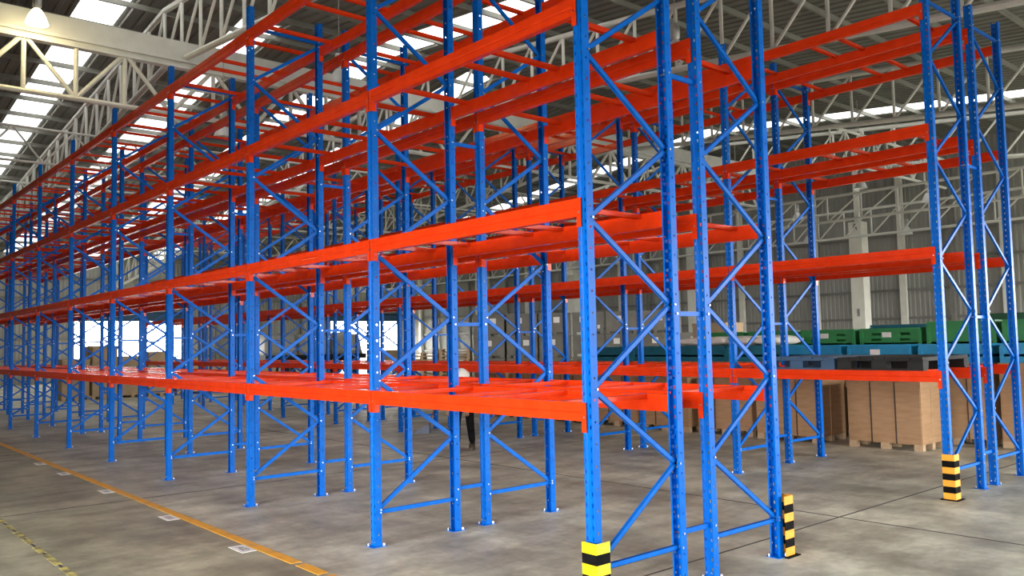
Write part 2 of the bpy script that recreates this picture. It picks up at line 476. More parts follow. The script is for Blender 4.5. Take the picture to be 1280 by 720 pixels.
def beam_mesh():
    bb = MB()
    ln = L - 2 * W2 - .006
    g = BH * .47
    poly = [(-.040, 0), (.012, 0), (.012, BH - .042), (-.010, BH - .042), (-.010, BH), (-.040, BH), (-.040, g + .008), (-.034, g), (-.040, g - .008)]
    bb.prism(poly, 'y', -ln / 2, ln / 2)
    return bb.mesh('load_beam', 'orange')
ME_BEAM = beam_mesh()
def conn_mesh(s):
    # s=+1: connector at the +y end of the beam; L-shaped plate hooked round the upright edge
    cb = MB(); e = s * (L / 2 - W2)
    y0, y1 = sorted((e - s * .001, e - s * .006)); cb.box(-.041, .016, y0, y1, BH - .205, BH)
    y0, y1 = sorted((e - s * .006, e + s * .038)); cb.box(-.0415, -.0368, y0, y1, BH - .205, BH)
    cb.tube((-.046, e + s * .02, BH - .10), (-.040, e + s * .02, BH - .10), .008, 6, 1)
    return cb.mesh('beam_connector', ['orange', 'zinc'])
ME_C = {1: conn_mesh(1), -1: conn_mesh(-1)}
bb = MB()
bw, bh = .042, .040
x0, x1 = -.008, D + .008
bb.box(x0, x1, -bw / 2, bw / 2, -.003, 0); bb.box(x0, x1, -bw / 2, -bw / 2 + .003, -bh, 0); bb.box(x0, x1, bw / 2 - .003, bw / 2, -bh, 0)
for (xa, xb) in ((.0125, .0165), (D - .0165, D - .0125)):
    bb.box(xa, xb, -bw / 2, bw / 2, -.095, -bh + .001)
ME_BAR = bb.mesh('support_bar', 'orange')
bb = MB(); bb.bar((D + DP - .01, 0, 0), (D + G - DP + .01, 0, 0), .024, .036)
for x in (D + .0, D + G): bb.tube((x, -W2 - .010, 0), (x, W2 + .010, 0), .0085, 6, 1)
ME_SP = bb.mesh('row_spacer', ['blue', 'zinc'])

def rack_row(x, flip, label):
    root = thing('pallet_rack', label, 'pallet rack', (x, 0, 0), 0, 'pallet racks in four parallel rows')
    for i in range(NB + 1):
        y = i * L
        for s, xx in ((0, 0), (1, D)):
            u = obj('upright', ME_UP, root, (xx, y, 0), (0, 0, math.pi * s))
            obj('base_plate', ME_FOOT, u)
        obj('horizontal_brace', ME_H, root, (0, y, .31))
        up = not flip
        for k in range(9):
            z = .335 + k * PITCH
            first = (k % 2 == 0) == up
            if first: obj('diagonal_brace', ME_DU, root, (0, y, z))
            else: obj('diagonal_brace', ME_DD, root, (0, y, z + PITCH))
        obj('horizontal_brace', ME_H, root, (0, y, 5.78))
    for i in range(NB):
        yc = i * L + L / 2
        for zt in TOPS:
            for s in (0, 1):
                bm_ = obj('load_beam', ME_BEAM, root, (D * s, yc, zt - BH), (0, 0, math.pi * s))
                obj('beam_connector', ME_C[1], bm_); obj('beam_connector', ME_C[-1], bm_)
            for dy in (.30, 1.19, 1.58, 2.51):
                obj('support_bar', ME_BAR, root, (0, i * L + dy, zt - .001))
    return root
r1 = rack_row(0, False, 'blue and orange pallet rack row beside the orange floor line, yellow guard on its end')
r2 = rack_row(D + G, True, 'blue and orange pallet rack row tied back to back behind the floor-line row')
r3 = rack_row(X3, False, 'pallet rack row across the aisle carrying dark plastic pallets on its lowest beams')
r4 = rack_row(X3 + D + G, True, 'pallet rack row standing right in front of the brown pallet cartons')
for root in (r1, r3):
    for i in range(NB + 1):
        for z in (.41, 2.06, 3.93):
            obj('row_spacer', ME_SP, root, (0, i * L, z))

# corner guards on the floor at the rack ends
def guard(x, y, sx, colour, label, bands=7, h=.5):
    t = thing('corner_guard', label, 'corner guard', (x, y, 0), 0, None)
    leg, th = .135, .006
    bh_ = h / bands
    for k in range(bands):
        gb = MB()
        x0_, x1_ = sorted((0, sx * leg)); gb.box(x0_, x1_, 0, th, k * bh_ + .008, (k + 1) * bh_ + .008)
        x0_, x1_ = sorted((0, sx * th)); gb.box(x0_, x1_, th, leg, k * bh_ + .008, (k + 1) * bh_ + .008)
        obj('stripe_band', gb.mesh('stripe_band', colour if k % 2 == 0 else 'black'), t)
    gb = MB(); x0_, x1_ = sorted((-sx * .035, sx * .16)); gb.box(x0_, x1_, -.035, .006, 0, .009); x0_, x1_ = sorted((-sx * .035, sx * .006)); gb.box(x0_, x1_, .006, .16, 0, .009); obj('foot_plate', gb.mesh('foot_plate', 'black'), t)
guard(-.085, -.10, 1, 'yellow', 'bright yellow and black striped corner guard on the rack end upright')
guard(D * 2 + G + .14, -.085, -1, 'amber', 'amber and black striped guard beside the rear post of the back-to-back rack pair')
guard(X3 - .085, -.10, 1, 'amber', 'amber and black striped corner guard on the rack across the aisle')

# location cards on the floor along the line
def card(x, y, text, label):
    cb = MB(); cb.box(-.070, .070, -.155, .155, 0, .003)
    t = thing('floor_label', label, 'label', (x, y, .0005), 0, 'white location cards beside the floor line')
    obj('card', cb.mesh('card', 'paper'), t)
    if text:
        cu = bpy.data.curves.new('label_text', 'FONT'); cu.body = text; cu.size = .105; cu.align_x = 'CENTER'; cu.align_y = 'CENTER'; cu.extrude = .0004
        to = bpy.data.objects.new('tmp', cu); COL.objects.link(to)
        me = bpy.data.meshes.new_from_object(to.evaluated_get(bpy.context.evaluated_depsgraph_get()))
        bpy.data.objects.remove(to); me.name = 'label_text'; me.materials.clear(); me.materials.append(M['ink'])
        obj('label_text', me, t, (0, 0, .0036), (0, 0, -R90))
    else:
        sb = MB(); sb.box(-.035, .035, -.09, .09, .003, .0036); obj('printed_patch', sb.mesh('printed_patch', 'inkfaint'), t)
card(-.945, 3.61, 'A02', 'white floor card with dark lettering beside the orange floor line')
for yy in (5.60, 8.01, 10.25, 11.81):
    card(-.94, yy, None, 'small floor card with faint grey print, %s beyond the lettered card' % ORD[(5.60, 8.01, 10.25, 11.81).index(yy)])

# ------------------------------------------------------------------ roof trusses
def tube_me(a, c, r, name, mt='truss'):
    tb = MB(); tb.tube(a, c, r, 8); return tb.mesh(name, mt, smooth=True)
BOT = lambda y: 7.15 + .10 * (y if y <= RIDGE else 2 * RIDGE - y)
TD = 1.45
PN = 1.2
web = {}
def main_truss(x, label):
    t = thing('roof_truss', label, 'roof truss', (x, 0, 0), 0, 'pitched lattice trusses under the roof')
    for (ya, yb) in ((YN + .3, RIDGE), (RIDGE, YF - .3)):
        obj('bottom_chord', tube_me((0, ya, BOT(ya)), (0, yb, BOT(yb)), .075, 'bottom_chord'), t)
        obj('top_chord', tube_me((0, ya, BOT(ya) + TD), (0, yb, BOT(yb) + TD), .075, 'top_chord'), t)
    if 'v' not in web:
        web['v'] = tube_me((0, 0, 0), (0, 0, TD), .042, 'web_post')
        for s in (1, -1):
            web[s] = tube_me((0, 0, TD), (0, PN, .1 * PN * s), .036, 'web_diagonal')
            web[('r', s)] = tube_me((0, PN, TD + .1 * PN * s), (0, 0, 0), .036, 'web_diagonal')
    y = RIDGE
    while y > YN + 1.5:
        obj('web_post', web['v'], t, (0, y, BOT(y)))
        obj('web_diagonal', web[1], t, (0, y - PN, BOT(y - PN)))
        y -= PN
    y = RIDGE + PN
    while y < YF - .5:
        obj('web_post', web['v'], t, (0, y, BOT(y)))
        obj('web_diagonal', web[-1], t, (0, y - PN, BOT(y - PN)))
        y += PN
    return t
for k, x in enumerate((-5.25, 2.75, 10.75, 18.75, 26.75)):
    main_truss(x, ['pitched grey roof truss above the walking aisle', 'pitched grey roof truss above the back-to-back rack pair by the floor line',
                   'pitched grey roof truss above the brown cartons', 'pitched grey roof truss between the cartons and the far columns',
                   'pitched grey roof truss beside the cream columns'][k])
def cross_truss(y, z0, z1, pan, r, rw, label, posts=True, gutter=False, x0=-9.9, x1=26.5):
    t = thing('cross_girder', label, 'girder', (0, y, 0), 0, 'girders running across the roof trusses')
    obj('bottom_chord', tube_me((x0, 0, z0), (x1, 0, z0), r, 'bottom_chord'), t)
    if gutter:
        gb = MB(); gb.prism([(-.10, z1 - .10), (.10, z1 - .10), (.10, z1 - .03), (.015, z1 - .03), (.015, z1 + .05), (.10, z1 + .05), (.10, z1 + .11), (-.10, z1 + .11), (-.10, z1 + .05), (-.015, z1 + .05), (-.015, z1 - .03), (-.10, z1 - .03)], 'x', x0, x1)
        obj('top_chord', gb.mesh('top_chord', 'truss'), t)
        gb = MB(); gb.prism([(.05, z1 + .12), (.65, z1 + .12), (.70, z1 + .62), (.62, z1 + .62), (.58, z1 + .17), (.12, z1 + .17), (.04, z1 + .55), (-.03, z1 + .55)], 'x', x0, x1)
        obj('valley_gutter', gb.mesh('valley_gutter', 'truss'), t)
    else:
        obj('top_chord', tube_me((x0, 0, z1), (x1, 0, z1), r, 'top_chord'), t)
    n = int((x1 - x0) / pan)
    vp = tube_me((0, 0, z0), (0, 0, z1), rw, 'web_post'); d1 = tube_me((0, 0, z1), (pan, 0, z0), rw, 'web_diagonal'); d2 = tube_me((0, 0, z0), (pan, 0, z1), rw, 'web_diagonal')
    for i in range(n):
        if posts: obj('web_post', vp, t, (x0 + i * pan, 0, 0))
        obj('web_diagonal', d1 if i % 2 else d2, t, (x0 + i * pan, 0, 0))
    return t
cross_truss(15.5, 7.3, 8.5, 1.0, .06, .05, 'heavy grey cross girder carrying a valley gutter over the racks', gutter=True, x0=-9.61)
cross_truss(22.9, 7.3, 8.3, .8, .035, .03, 'slim grey zigzag girder one roof bay beyond the gutter girder', posts=False)
cross_truss(30.3, 7.0, 8.0, .8, .035, .03, 'slim grey zigzag girder over the far rack ends', posts=False)
cross_truss(37.7, 6.7, 7.7, .8, .035, .03, 'slim grey zigzag girder beyond the racks toward the open shutters', posts=False)

cross_truss(8.1, 7.0, 8.0, .9, .045, .03, 'slim grey girder with posts spanning between the last two pitched trusses', x0=18.75, x1=26.75)
cross_truss(26.6, 6.7, 7.9, .9, .045, .03, 'slim grey girder with posts spanning the far half of the roof', x0=10.75, x1=26.75)
# columns and the lattice eaves girder on them
CX = 28.0
for k, y in enumerate((4, 12, 20, 28, 36, 44)):
    t = thing('column', ['cream steel column rising behind the green crates' if y == 12 else 'cream steel column carrying the low lattice girder'][0], 'column', (CX, y, 0), 0, 'cream columns along the right wall')
    cb = MB(); cb.box(-.26, .26, -.26, .26, 0, 6.35); obj('shaft', cb.mesh('shaft', 'column'), t)
    cb = MB(); cb.box(-.09, .09, -.09, .09, 6.35, roof_z(y) - .45); obj('stub_post', cb.mesh('stub_post', 'column'), t)
    cb = MB(); cb.box(-.32, .32, -.32, .32, 0, .03); obj('base_plate', cb.mesh('base_plate', 'girt'), t)
    if y == 12:
        hb = MB(); hb.box(-.275, -.26, -.05, .05, 2.6, 2.9); obj('switch_box', hb.mesh('switch_box', 'alu'), t)
        kb = MB()
        for s in (-1, 1): kb.bar((-.264, s * -.10, 6.02), (-.264, 0, 6.27), .012, .05, (1, 0, 0))
        kb.bar((-.264, -.06, 6.10), (-.264, .06, 6.10), .012, .04, (1, 0, 0))
        obj('painted_mark', kb.mesh('painted_mark', 'black'), t)
t = thing('eaves_girder', 'low lattice girder running along the tops of the cream columns', 'girder', (CX - .5, 0, 0))
obj('bottom_chord', tube_me((0, -2, 5.72), (0, YF - .4, 5.72), .05, 'bottom_chord'), t)
obj('top_chord', tube_me((0, -2, 6.75), (0, YF - .4, 6.75), .05, 'top_chord'), t)
vp = tube_me((0, 0, 5.72), (0, 0, 6.75), .03, 'web_post'); dg = tube_me((0, 1.1, 5.72), (0, 0, 6.75), .03, 'web_diagonal')
y = -2
while y < YF - 1.6:
    obj('web_post', vp, t, (0, y, 0)); obj('web_diagonal', dg, t, (0, y, 0)); y += 1.1

t = thing('tie_girder', 'slim lattice girder running lengthwise between the last two pitched trusses', 'girder', (22.7, 0, 0))
obj('bottom_chord', tube_me((0, 2, 5.75), (0, 44, 5.75), .045, 'bottom_chord'), t)
obj('top_chord', tube_me((0, 2, 6.6), (0, 44, 6.6), .045, 'top_chord'), t)
vp = tube_me((0, 0, 5.75), (0, 0, 6.6), .028, 'web_post'); dg = tube_me((0, 1.2, 5.75), (0, 0, 6.6), .028, 'web_diagonal')
y = 2.0
while y < 42.8:
    obj('web_post', vp, t, (0, y, 0)); obj('web_diagonal', dg, t, (0, y, 0)); y += 1.2
for y in (2.0, 14.0, 28.4, 41.6):
    hb = MB(); hb.tube((0, y, 6.6), (0, y, roof_z(y) - .05), .012, 6); obj('hanger_rod', hb.mesh('hanger_rod', 'truss'), t)
# ------------------------------------------------------------------ high-bay lamps
def lamp_meshes():
    a = MB(); a.lathe([(.0, .62), (.07, .62), (.085, .55), (.085, .36), (.06, .33), (.06, .30)], 14)
    s = MB(); s.lathe([(.065, .31), (.10, .27), (.16, .16), (.20, .05), (.215, .0), (.205, .0), (.15, .15), (.06, .28)], 20)
    c = MB(); c.tube((0, 0, .60), (0, 0, 1.0), .008, 6)
    return a.mesh('ballast', 'alu', smooth=True), s, c.mesh('cord', 'alu')
bal, shb, crd = lamp_meshes()
sh_off = shb.mesh('shade', 'lampglass', smooth=True); sh_on = shb.mesh('shade', 'lamplit', smooth=True)
bulb = MB(); bulb.lathe([(.0, .08), (.05, .10), (.06, .17), (.03, .26), (.0, .28)], 12); bulb = bulb.mesh('bulb', 'lamplit', smooth=True)
for (px, py, z, lit, lb) in ((46, 30, 7.75, True, 'lit bell-shaped high-bay lamp glowing beside the gutter girder'),
                         (845, 72, 6.9, False, 'pale bell lamp hanging above the back-to-back rack end'),
                         (279, 172, 6.7, False, 'pale bell lamp hanging between the top beams of the floor-line rack'),
                         (424, 106, 7.0, False, 'pale bell lamp hanging over the rack tops near a skylight'),
                         (1160, 252, 6.6, False, 'pale bell lamp hanging near the lattice above the cartons'),
                         (1134, 293, 5.9, False, 'small bell lamp below the eaves girder'),
                         (997, 275, 6.6, False, 'small bell lamp in front of the far lattice'),
                         (1010, 304, 5.9, False, 'small bell lamp beneath the far lattice'),
                         (1076, 236, 6.8, False, 'small bell lamp above the marked cream column')):
    p = on_y(px, py, 14.75) if lit else on_z(px, py, z)
    if p.x > XR - 1: p = on_x(px, py, 26)
    t = thing('high_bay_lamp', lb, 'lamp', (p.x, p.y, p.z), 0, 'bell-shaped lamps hung from the roof')
    zc = roof_z(p.y) - p.z
    obj('ballast', bal, t); obj('shade', sh_on if lit else sh_off, t)
    cb = MB(); cb.tube((0, 0, .60), (0, 0, zc - .01), .009, 6); obj('cord', cb.mesh('cord', 'alu'), t)
    if lit:
        obj('bulb', bulb, t)
        l = bpy.data.lights.new('lamp_light', 'POINT'); l.energy = 60; l.color = (1, .82, .45); l.shadow_soft_size = .12
        lo = bpy.data.objects.new('lamp_light', l); COL.objects.link(lo); lo.parent = t; lo.location = (0, 0, -.06)

# ------------------------------------------------------------------ goods
def carton(x0, y0, sx, sy, h, label, group, mt='card', z=0.0, feet=.10, rz=0, straps=2):
    t = thing('carton', label, 'carton', (x0 + sx / 2, y0 + sy / 2, z), rz, group)
    bx = MB(); bx.box(-sx / 2, sx / 2, -sy / 2, sy / 2, feet, h)
    me = bx.mesh('body', mt)
    bm = bmesh.new(); bm.from_mesh(me); bmesh.ops.bevel(bm, geom=bm.edges[:], offset=.012, segments=2, affect='EDGES'); bm.to_mesh(me); bm.free()
    obj('body', me, t)
    fb = MB(); fb.box(-sx / 2 - .008, sx / 2 + .008, -sy / 2 - .008, sy / 2 + .008, h - .10, h + .006)
    obj('lid', fb.mesh('lid', mt), t)
    for k in range(straps):
        y = sy * (-.5 + (k + 1) / (straps + 1))
        sb = MB(); sb.box(-sx / 2 - .012, -sx / 2 - .004, y - .010, y + .010, feet, h); sb.box(-sx / 2 - .012, sx / 2 + .012, y - .010, y + .010, h + .005, h + .010)
        obj('strap', sb.mesh('strap', 'strap'), t)
    sb = MB(); sb.box(-sx * .05, -sx * .05 + .008, -sy / 2 - .006, -sy / 2 + .001, feet, h); obj('seam_tape', sb.mesh('seam_tape', 'cardtan'), t)
    if feet:
        for (fx, fy) in [(a, c) for a in (-1, 0, 1) for c in (-1, 0, 1)]:
            wb = MB(); wb.box(fx * (sx / 2 - .06) - .05, fx * (sx / 2 - .06) + .05, fy * (sy / 2 - .07) - .07, fy * (sy / 2 - .07) + .07, 0, feet + .002)
            obj('foot_block', wb.mesh('foot_block', 'wood'), t)
    return t
carton(9.45, 1.86, .84, 1.22, 1.09, 'strapped brown carton on wooden feet seen between the two open rack bays', None)
g = 'brown pallet cartons in a row behind the racks'
for i, y in enumerate((3.62, 5.02, 6.42, 7.82, 9.22, 10.62, 12.02)):
    carton(9.45 + .1 * (i % 2), y, .95, 1.24, 1.08, 'brown carton, %s along the row from the strapped one facing the open bay' % ORD[i], g)
g2 = 'brown cartons under the plastic crates'
for i in range(10):
    carton(10.75, -1.35 + i * 1.3, .95, 1.2, 1.36, 'tall brown carton under the plastic crates, %s from the sky blue end' % ORD[i], g2)
for i in range(7):
    carton(12.0, -1.0 + i * 1.3, 1.0, 1.2, 1.56, 'taller brown carton under the green crates, %s from the tall-crate end' % ORD[i], 'brown cartons under the green crates')

def crate(x, y, z, sx, sy, h, mt, label, cat, group, slots=3, card_=False, rz=0, slotrows=1):
    t = thing(cat.replace(' ', '_'), label, cat, (x, y, z), rz, group)
    b_ = MB(); w_ = .03
    b_.box(-sx / 2, sx / 2, -sy / 2, sy / 2, .10, .14)
    for (a0, a1, c0, c1) in ((sx / 2 - w_, sx / 2, -sy / 2, sy / 2), (-sx / 2 + w_, sx / 2 - w_, -sy / 2, -sy / 2 + w_), (-sx / 2 + w_, sx / 2 - w_, sy / 2 - w_, sy / 2)):
        b_.box(a0, a1, c0, c1, .0, h - .03)
    yc_ = [-sy / 2 + sy * (k + .5) / slots for k in range(slots)]
    yb_ = [-sy / 2] + [e for q in yc_ for e in (q - .10, q + .10)] + [sy / 2]
    zb_ = [0.0] + ([e for r in range(slotrows) for e in (.06 + r * .11, .11 + r * .11)] if slots else []) + [h - .03]
    for zi in range(len(zb_) - 1):
        if zi % 2 == 0: b_.box(-sx / 2, -sx / 2 + w_, -sy / 2, sy / 2, zb_[zi], zb_[zi + 1]); continue
        for yi in range(0, len(yb_) - 1, 2): b_.box(-sx / 2, -sx / 2 + w_, yb_[yi], yb_[yi + 1], zb_[zi], zb_[zi + 1])
    obj('body', b_.mesh('body', mt), t)
    rb_ = MB()
    o_ = .02
    for (a0, a1, c0, c1) in ((-sx / 2 - o_, -sx / 2 + w_, -sy / 2 - o_, sy / 2 + o_), (sx / 2 - w_, sx / 2 + o_, -sy / 2 - o_, sy / 2 + o_), (-sx / 2 + w_, sx / 2 - w_, -sy / 2 - o_, -sy / 2 + w_), (-sx / 2 + w_, sx / 2 - w_, sy / 2 - w_, sy / 2 + o_)):
        rb_.box(a0, a1, c0, c1, h - .045, h)
    obj('rim', rb_.mesh('rim', mt), t)
    for s in (-1, 1):
        for q in (-1, 1):
            pb_ = MB(); pb_.box(s * sx / 2 - .03, s * sx / 2 + .03, q * sy / 2 - .03, q * sy / 2 + .03, 0, h - .05); obj('corner_post', pb_.mesh('corner_post', mt), t)
    if card_:
        c_ = MB(); c_.box(-sx / 2 - .006, -sx / 2, -.02, .16, h - .18, h - .08); obj('label_card', c_.mesh('label_card', 'paper'), t)
    return t
for i in range(5):
    y = -.72 + i * 1.3
    crate(11.25, y - .05, 1.37, .95, 1.12, .31, 'skyblue', '%s sky blue plastic crate from the open rack end, on a tall carton' % ORD[i], 'plastic crate', 'sky blue crates on the cartons', 0, i % 2 == 1)
for i in range(4):
    y = 5.78 + i * 1.3
    crate(11.25, y - .05, 1.37, .95, 1.24, .33, 'teal', '%s dark teal plastic crate counted from the sky blue crates' % ORD[i], 'plastic crate', 'teal crates on the cartons', 0, False)
for i in range(7):
    y = -.4 + i * 1.3
    tall = i < 3
    crate(12.5, y, 1.57, .9, 1.14, .52 if tall else .42, 'green', ('%s tall solid green plastic crate from the open rack end' % ORD[i]) if tall else ('%s low slotted green plastic crate from the tall green ones' % ORD[i - 3]),
          'plastic crate', 'tall green crates' if tall else 'low slotted green crates', 2, i in (3, 4, 1), 0, 1 if tall else 3)
carton(13.3, 3.2, 1.0, 1.2, 1.7, 'plain brown carton under the dark teal crate behind the green ones', 'cartons behind the green crates')
carton(13.3, 1.3, 1.0, 1.2, 1.7, 'plain brown carton under the very dark green crate', 'cartons behind the green crates')
crate(13.8, 3.9, 1.71, .9, 1.2, .36, 'teal', 'dark teal crate standing behind the slotted green crates', 'plastic crate', None, 0)
crate(13.8, 1.9, 1.71, .9, 1.2, .52, 'darkgreen', 'very dark green crate behind the tall green crates', 'plastic crate', None, 2)

# plump white sacks on the teal crates
def sack_mesh(seed):
    rnd = random.Random(seed)
    bm = bmesh.new(); bmesh.ops.create_grid(bm, x_segments=2, y_segments=2, size=.1); bm.free()
    bm = bmesh.new(); bmesh.ops.create_cube(bm, size=1); bmesh.ops.subdivide_edges(bm, edges=bm.edges[:], cuts=5, use_grid_fill=True)
    for v in bm.verts:
        p = v.co
        k = (1 - abs(2 * p.x) ** 4 * .55) * (1 - abs(2 * p.y) ** 4 * .55)
        v.co = Vector((p.x * .95, p.y * .62, p.z * .2 * max(k, .12)))
        v.co.z += .018 * math.sin(9 * p.x + seed) * math.cos(8 * p.y + seed * 2)
    me = bpy.data.meshes.new('sack'); bm.to_mesh(me); bm.free(); me.materials.append(M['sack'])
    me.polygons.foreach_set('use_smooth', [True] * len(me.polygons)); return me
sm = [sack_mesh(s) for s in range(3)]
n = 0
for i in range(4):
    for j in range(1):
        o = obj('sack', sm[n % 3], None, (11.25 - .02 * j, 5.45 + i * .64 + .07 * j, 1.795), (0, 0, random.uniform(-.06, .06)))
        tag(o, 'plump white woven sack on the teal crates, %s from the sky blue ones' % ORD[i], 'sack', 'white sacks on the teal crates'); n += 1

# plastic pallets on the lowest beams of the rack across the aisle
def pallet(x, y, z, mt, label, sx=1.12, sy=1.02, h=.155, group=None, rz=0):
    t = thing('plastic_pallet', label, 'pallet', (x, y, z), rz, group)
    for k in range(7):
        s_ = MB(); y0 = -sy / 2 + k * sy / 7; s_.box(-sx / 2, sx / 2, y0 + .006, y0 + sy / 7 - .006, h - .022, h); obj('deck_slat', s_.mesh('deck_slat', mt), t)
    s_ = MB(); s_.box(-sx / 2, sx / 2, -sy / 2, sy / 2, h - .045, h - .021); obj('deck_frame', s_.mesh('deck_frame', mt), t)
    for fx in (-1, 0, 1):
        s_ = MB(); s_.box(fx * (sx / 2 - .06) - .06, fx * (sx / 2 - .06) + .06, -sy / 2, sy / 2, 0, .022); obj('skid', s_.mesh('skid', mt), t)
        for fy in (-1, 0, 1):
            s_ = MB(); s_.box(fx * (sx / 2 - .07) - .07, fx * (sx / 2 - .07) + .07, fy * (sy / 2 - .09) - .09, fy * (sy / 2 - .09) + .09, .02, h - .04); obj('block', s_.mesh('block', mt), t)
    return t
zp = TOPS[0]
pallet(X3 + .55, .70, zp, 'charcoal', 'charcoal plastic pallet lying on the lowest beams of the rack', sx=1.30, sy=1.04)
pallet(X3 + .55, 1.78, zp, 'slateblue', 'slate blue plastic pallet lying beside the charcoal one on the rack', sx=1.30, sy=1.04)

# warm grey stacked containers far behind
def P_at(px, depth):
    d = CF + CR * ((px - 640) / FPX); d.z = 0
    return Vector((CAM.x + d.x * depth, CAM.y + d.y * depth, 0))
yaw = -.80
for i, px in enumerate((612, 650, 690, 731, 772, 813, 850)):
    c = P_at(612, 33.5) + Vector((math.cos(yaw), math.sin(yaw), 0)) * (1.29 * i)
    for tier in range(3):
        z0, h = ((0, 1.24), (1.25, .85), (2.11, .86))[tier]
        if tier == 2 and i == 6: continue
        t = thing('storage_container', 'warm grey storage container, %s of its stack, %s stack from the wooden pallets' % (('bottom', 'middle', 'top')[tier], ORD[i]),
                  'container', (c.x, c.y, z0), yaw, ['bottom', 'middle', 'top'][tier] + ' grey containers')
        bx = MB(); bx.box(-.60, .60, -.5, .5, .10, h - .03); obj('body', bx.mesh('body', 'crategrey'), t)
        bx = MB(); bx.box(-.615, .615, -.515, .515, h - .06, h); obj('lid', bx.mesh('lid', 'crategrey'), t)
        bx = MB()
        for fx in (-1, 0, 1): bx.box(fx * .52 - .07, fx * .52 + .07, -.48, .48, 0, .10)
        obj('skid_base', bx.mesh('skid_base', 'crategrey'), t)
        for fx in (-.3, .0, .3):
            bx = MB(); bx.box(fx - .015, fx + .015, -.515, -.5, .12, h - .07); obj('rib', bx.mesh('rib', 'crategrey'), t)
        bx = MB(); q = (i * 37 + tier * 17) % 5 * .09 - .2
        bx.box(q - .12, q + .12, -.52, -.514, h * .55, h * .55 + .22); obj('label_card', bx.mesh('label_card', 'paper'), t)
        if i % 2:
            bx = MB(); bx.box(.36, .46, -.52, -.514, h * .25, h * .25 + .14); obj('label_card', bx.mesh('label_card', 'paper'), t)

# stacks of wooden pallets
wp = MB()
for k in range(7): wp.box(-.6, .6, -.5 + k * .15, -.5 + k * .15 + .10, .115, .137)
for fx in (-.54, 0, .54):
    for fy in (-.43, 0, .43): wp.box(fx - .06, fx + .06, fy - .07, fy + .07, .022, .10)
    wp.box(fx - .06, fx + .06, -.5, .5, .098, .117)
for fy in (-.43, 0, .43): wp.box(-.6, .6, fy - .06, fy + .06, 0, .023)
wpm = wp.mesh('wooden_pallet', 'wood')
for i, (px, dep, nn) in enumerate(((528, 33.5, 11), (568, 33.5, 12), (566, 39.5, 10))):
    c = P_at(px, dep)
    for k in range(nn):
        o = obj('wooden_pallet', wpm, None, (c.x, c.y, k * .1372), (0, 0, -.75 + random.uniform(-.03, .03)))
        tag(o, 'bare wooden pallet, %s up, in the %s stack beside the grey containers' % (ORD[k], ORD[i]), 'pallet', 'stacked wooden pallets')

# carton pile beyond the rack ends
cols_ = [(3.70, 1.3, 1.0), (4.75, 1.3, .95), (5.75, 1.35, 1.0), (6.85, 1.2, 1.0), (7.95, 1.1, 1.0), (9.05, 1.1, 1.0), (10.2, 1.1, 1.0), (11.3, 1.1, 1.0)]
tops = [1.55, 2.05, 1.62, 1.78, 1.45, 1.30, 1.1, 1.0]
for i, ((x, sy, sx), tp) in enumerate(zip(cols_, tops)):
    wood = thing('wooden_pallet', 'wooden pallet under the %s tan carton stack from the floor-line side' % ORD[i], 'pallet', (x + sx / 2, 31.6, 0), 0, 'pallets under the tan cartons')
    bx = MB(); bx.box(-sx / 2 - .02, sx / 2 + .02, -.6, .6, .09, .13); obj('deck', bx.mesh('deck', 'wood'), wood)
    for fx in (-1, 0, 1):
        bx = MB(); bx.box(fx * (sx / 2 - .06) - .06, fx * (sx / 2 - .06) + .06, -.6, .6, 0, .092); obj('skid', bx.mesh('skid', 'wood'), wood)
    zz = .13; lv = 2 if tp < 1.7 else 3
    hh = (tp - .13) / lv
    for k in range(lv):
        nm = 'tan carton, %s of the %s stack from the floor-line side, beyond the rack ends' % ('bottom' if k == 0 else ('top' if k == lv - 1 else 'middle'), ORD[i])
        carton(x + .01, 31.05, sx - .04, 1.1, hh - .012, nm, 'tan cartons by the rack ends, ' + ['bottom', 'middle', 'top'][k if k < lv - 1 else 2], 'cardtan', zz, 0, random.uniform(-.02, .02), 1)
        zz += hh

# flatbed trailer with tarpaulin-covered load near the far wall
t = thing('flatbed_trailer', 'dark flatbed trailer with grey tarpaulin-covered bundles inside the far wall', 'trailer', (20.6, 44.0, 0), 0)
bx = MB(); bx.box(-3.4, 3.4, -1.1, 1.1, 1.05, 1.35); obj('bed', bx.mesh('bed', 'charcoal'), t)
bx = MB(); bx.box(-3.3, 3.3, -.5, .5, .75, 1.05); obj('chassis', bx.mesh('chassis', 'charcoal'), t)
wh = MB(); wh.tube((0, -.14, 0), (0, .14, 0), .48, 20); wh.tube((0, -.15, 0), (0, .15, 0), .2, 12, 1)
wh = wh.mesh('wheel', ['rubber', 'alu'])
for x in (-2.4, -1.3, 2.3):
    for s in (-1, 1): obj('wheel', wh, t, (x, s * .95, .48))
for k, x in enumerate((-2.3, -.1, 2.2)):
    bm = bmesh.new(); bmesh.ops.create_cube(bm, size=1); bmesh.ops.subdivide_edges(bm, edges=bm.edges[:], cuts=4, use_grid_fill=True)
    for v in bm.verts:
        p = v.co.copy(); top = p.z + .5
        v.co = Vector((p.x * 2.05 * (1 - .16 * top), p.y * 1.9 * (1 - .2 * top), top * 1.25 + .08 * math.sin(5 * p.x + k) * top + .06 * math.cos(7 * p.y + k) * top))
    me = bpy.data.meshes.new('tarpaulin'); bm.to_mesh(me); bm.free(); me.materials.append(M['tarp']); me.polygons.foreach_set('use_smooth', [True] * len(me.polygons))
    obj('tarpaulin', me, t, (x, 0, 1.35))
carton(26.2, 43.4, 1.0, 1.0, 1.5, 'goods box standing in front of the bright far doorway', None, 'cardtan', 0, .1, .3, 0)
c = P_at(905, 27.0)
carton(c.x, c.y, 1.0, 1.3, 2.35, 'tall tan carton against the right wall behind the white sacks', None, 'cardtan', 0, .1, 0, 1)

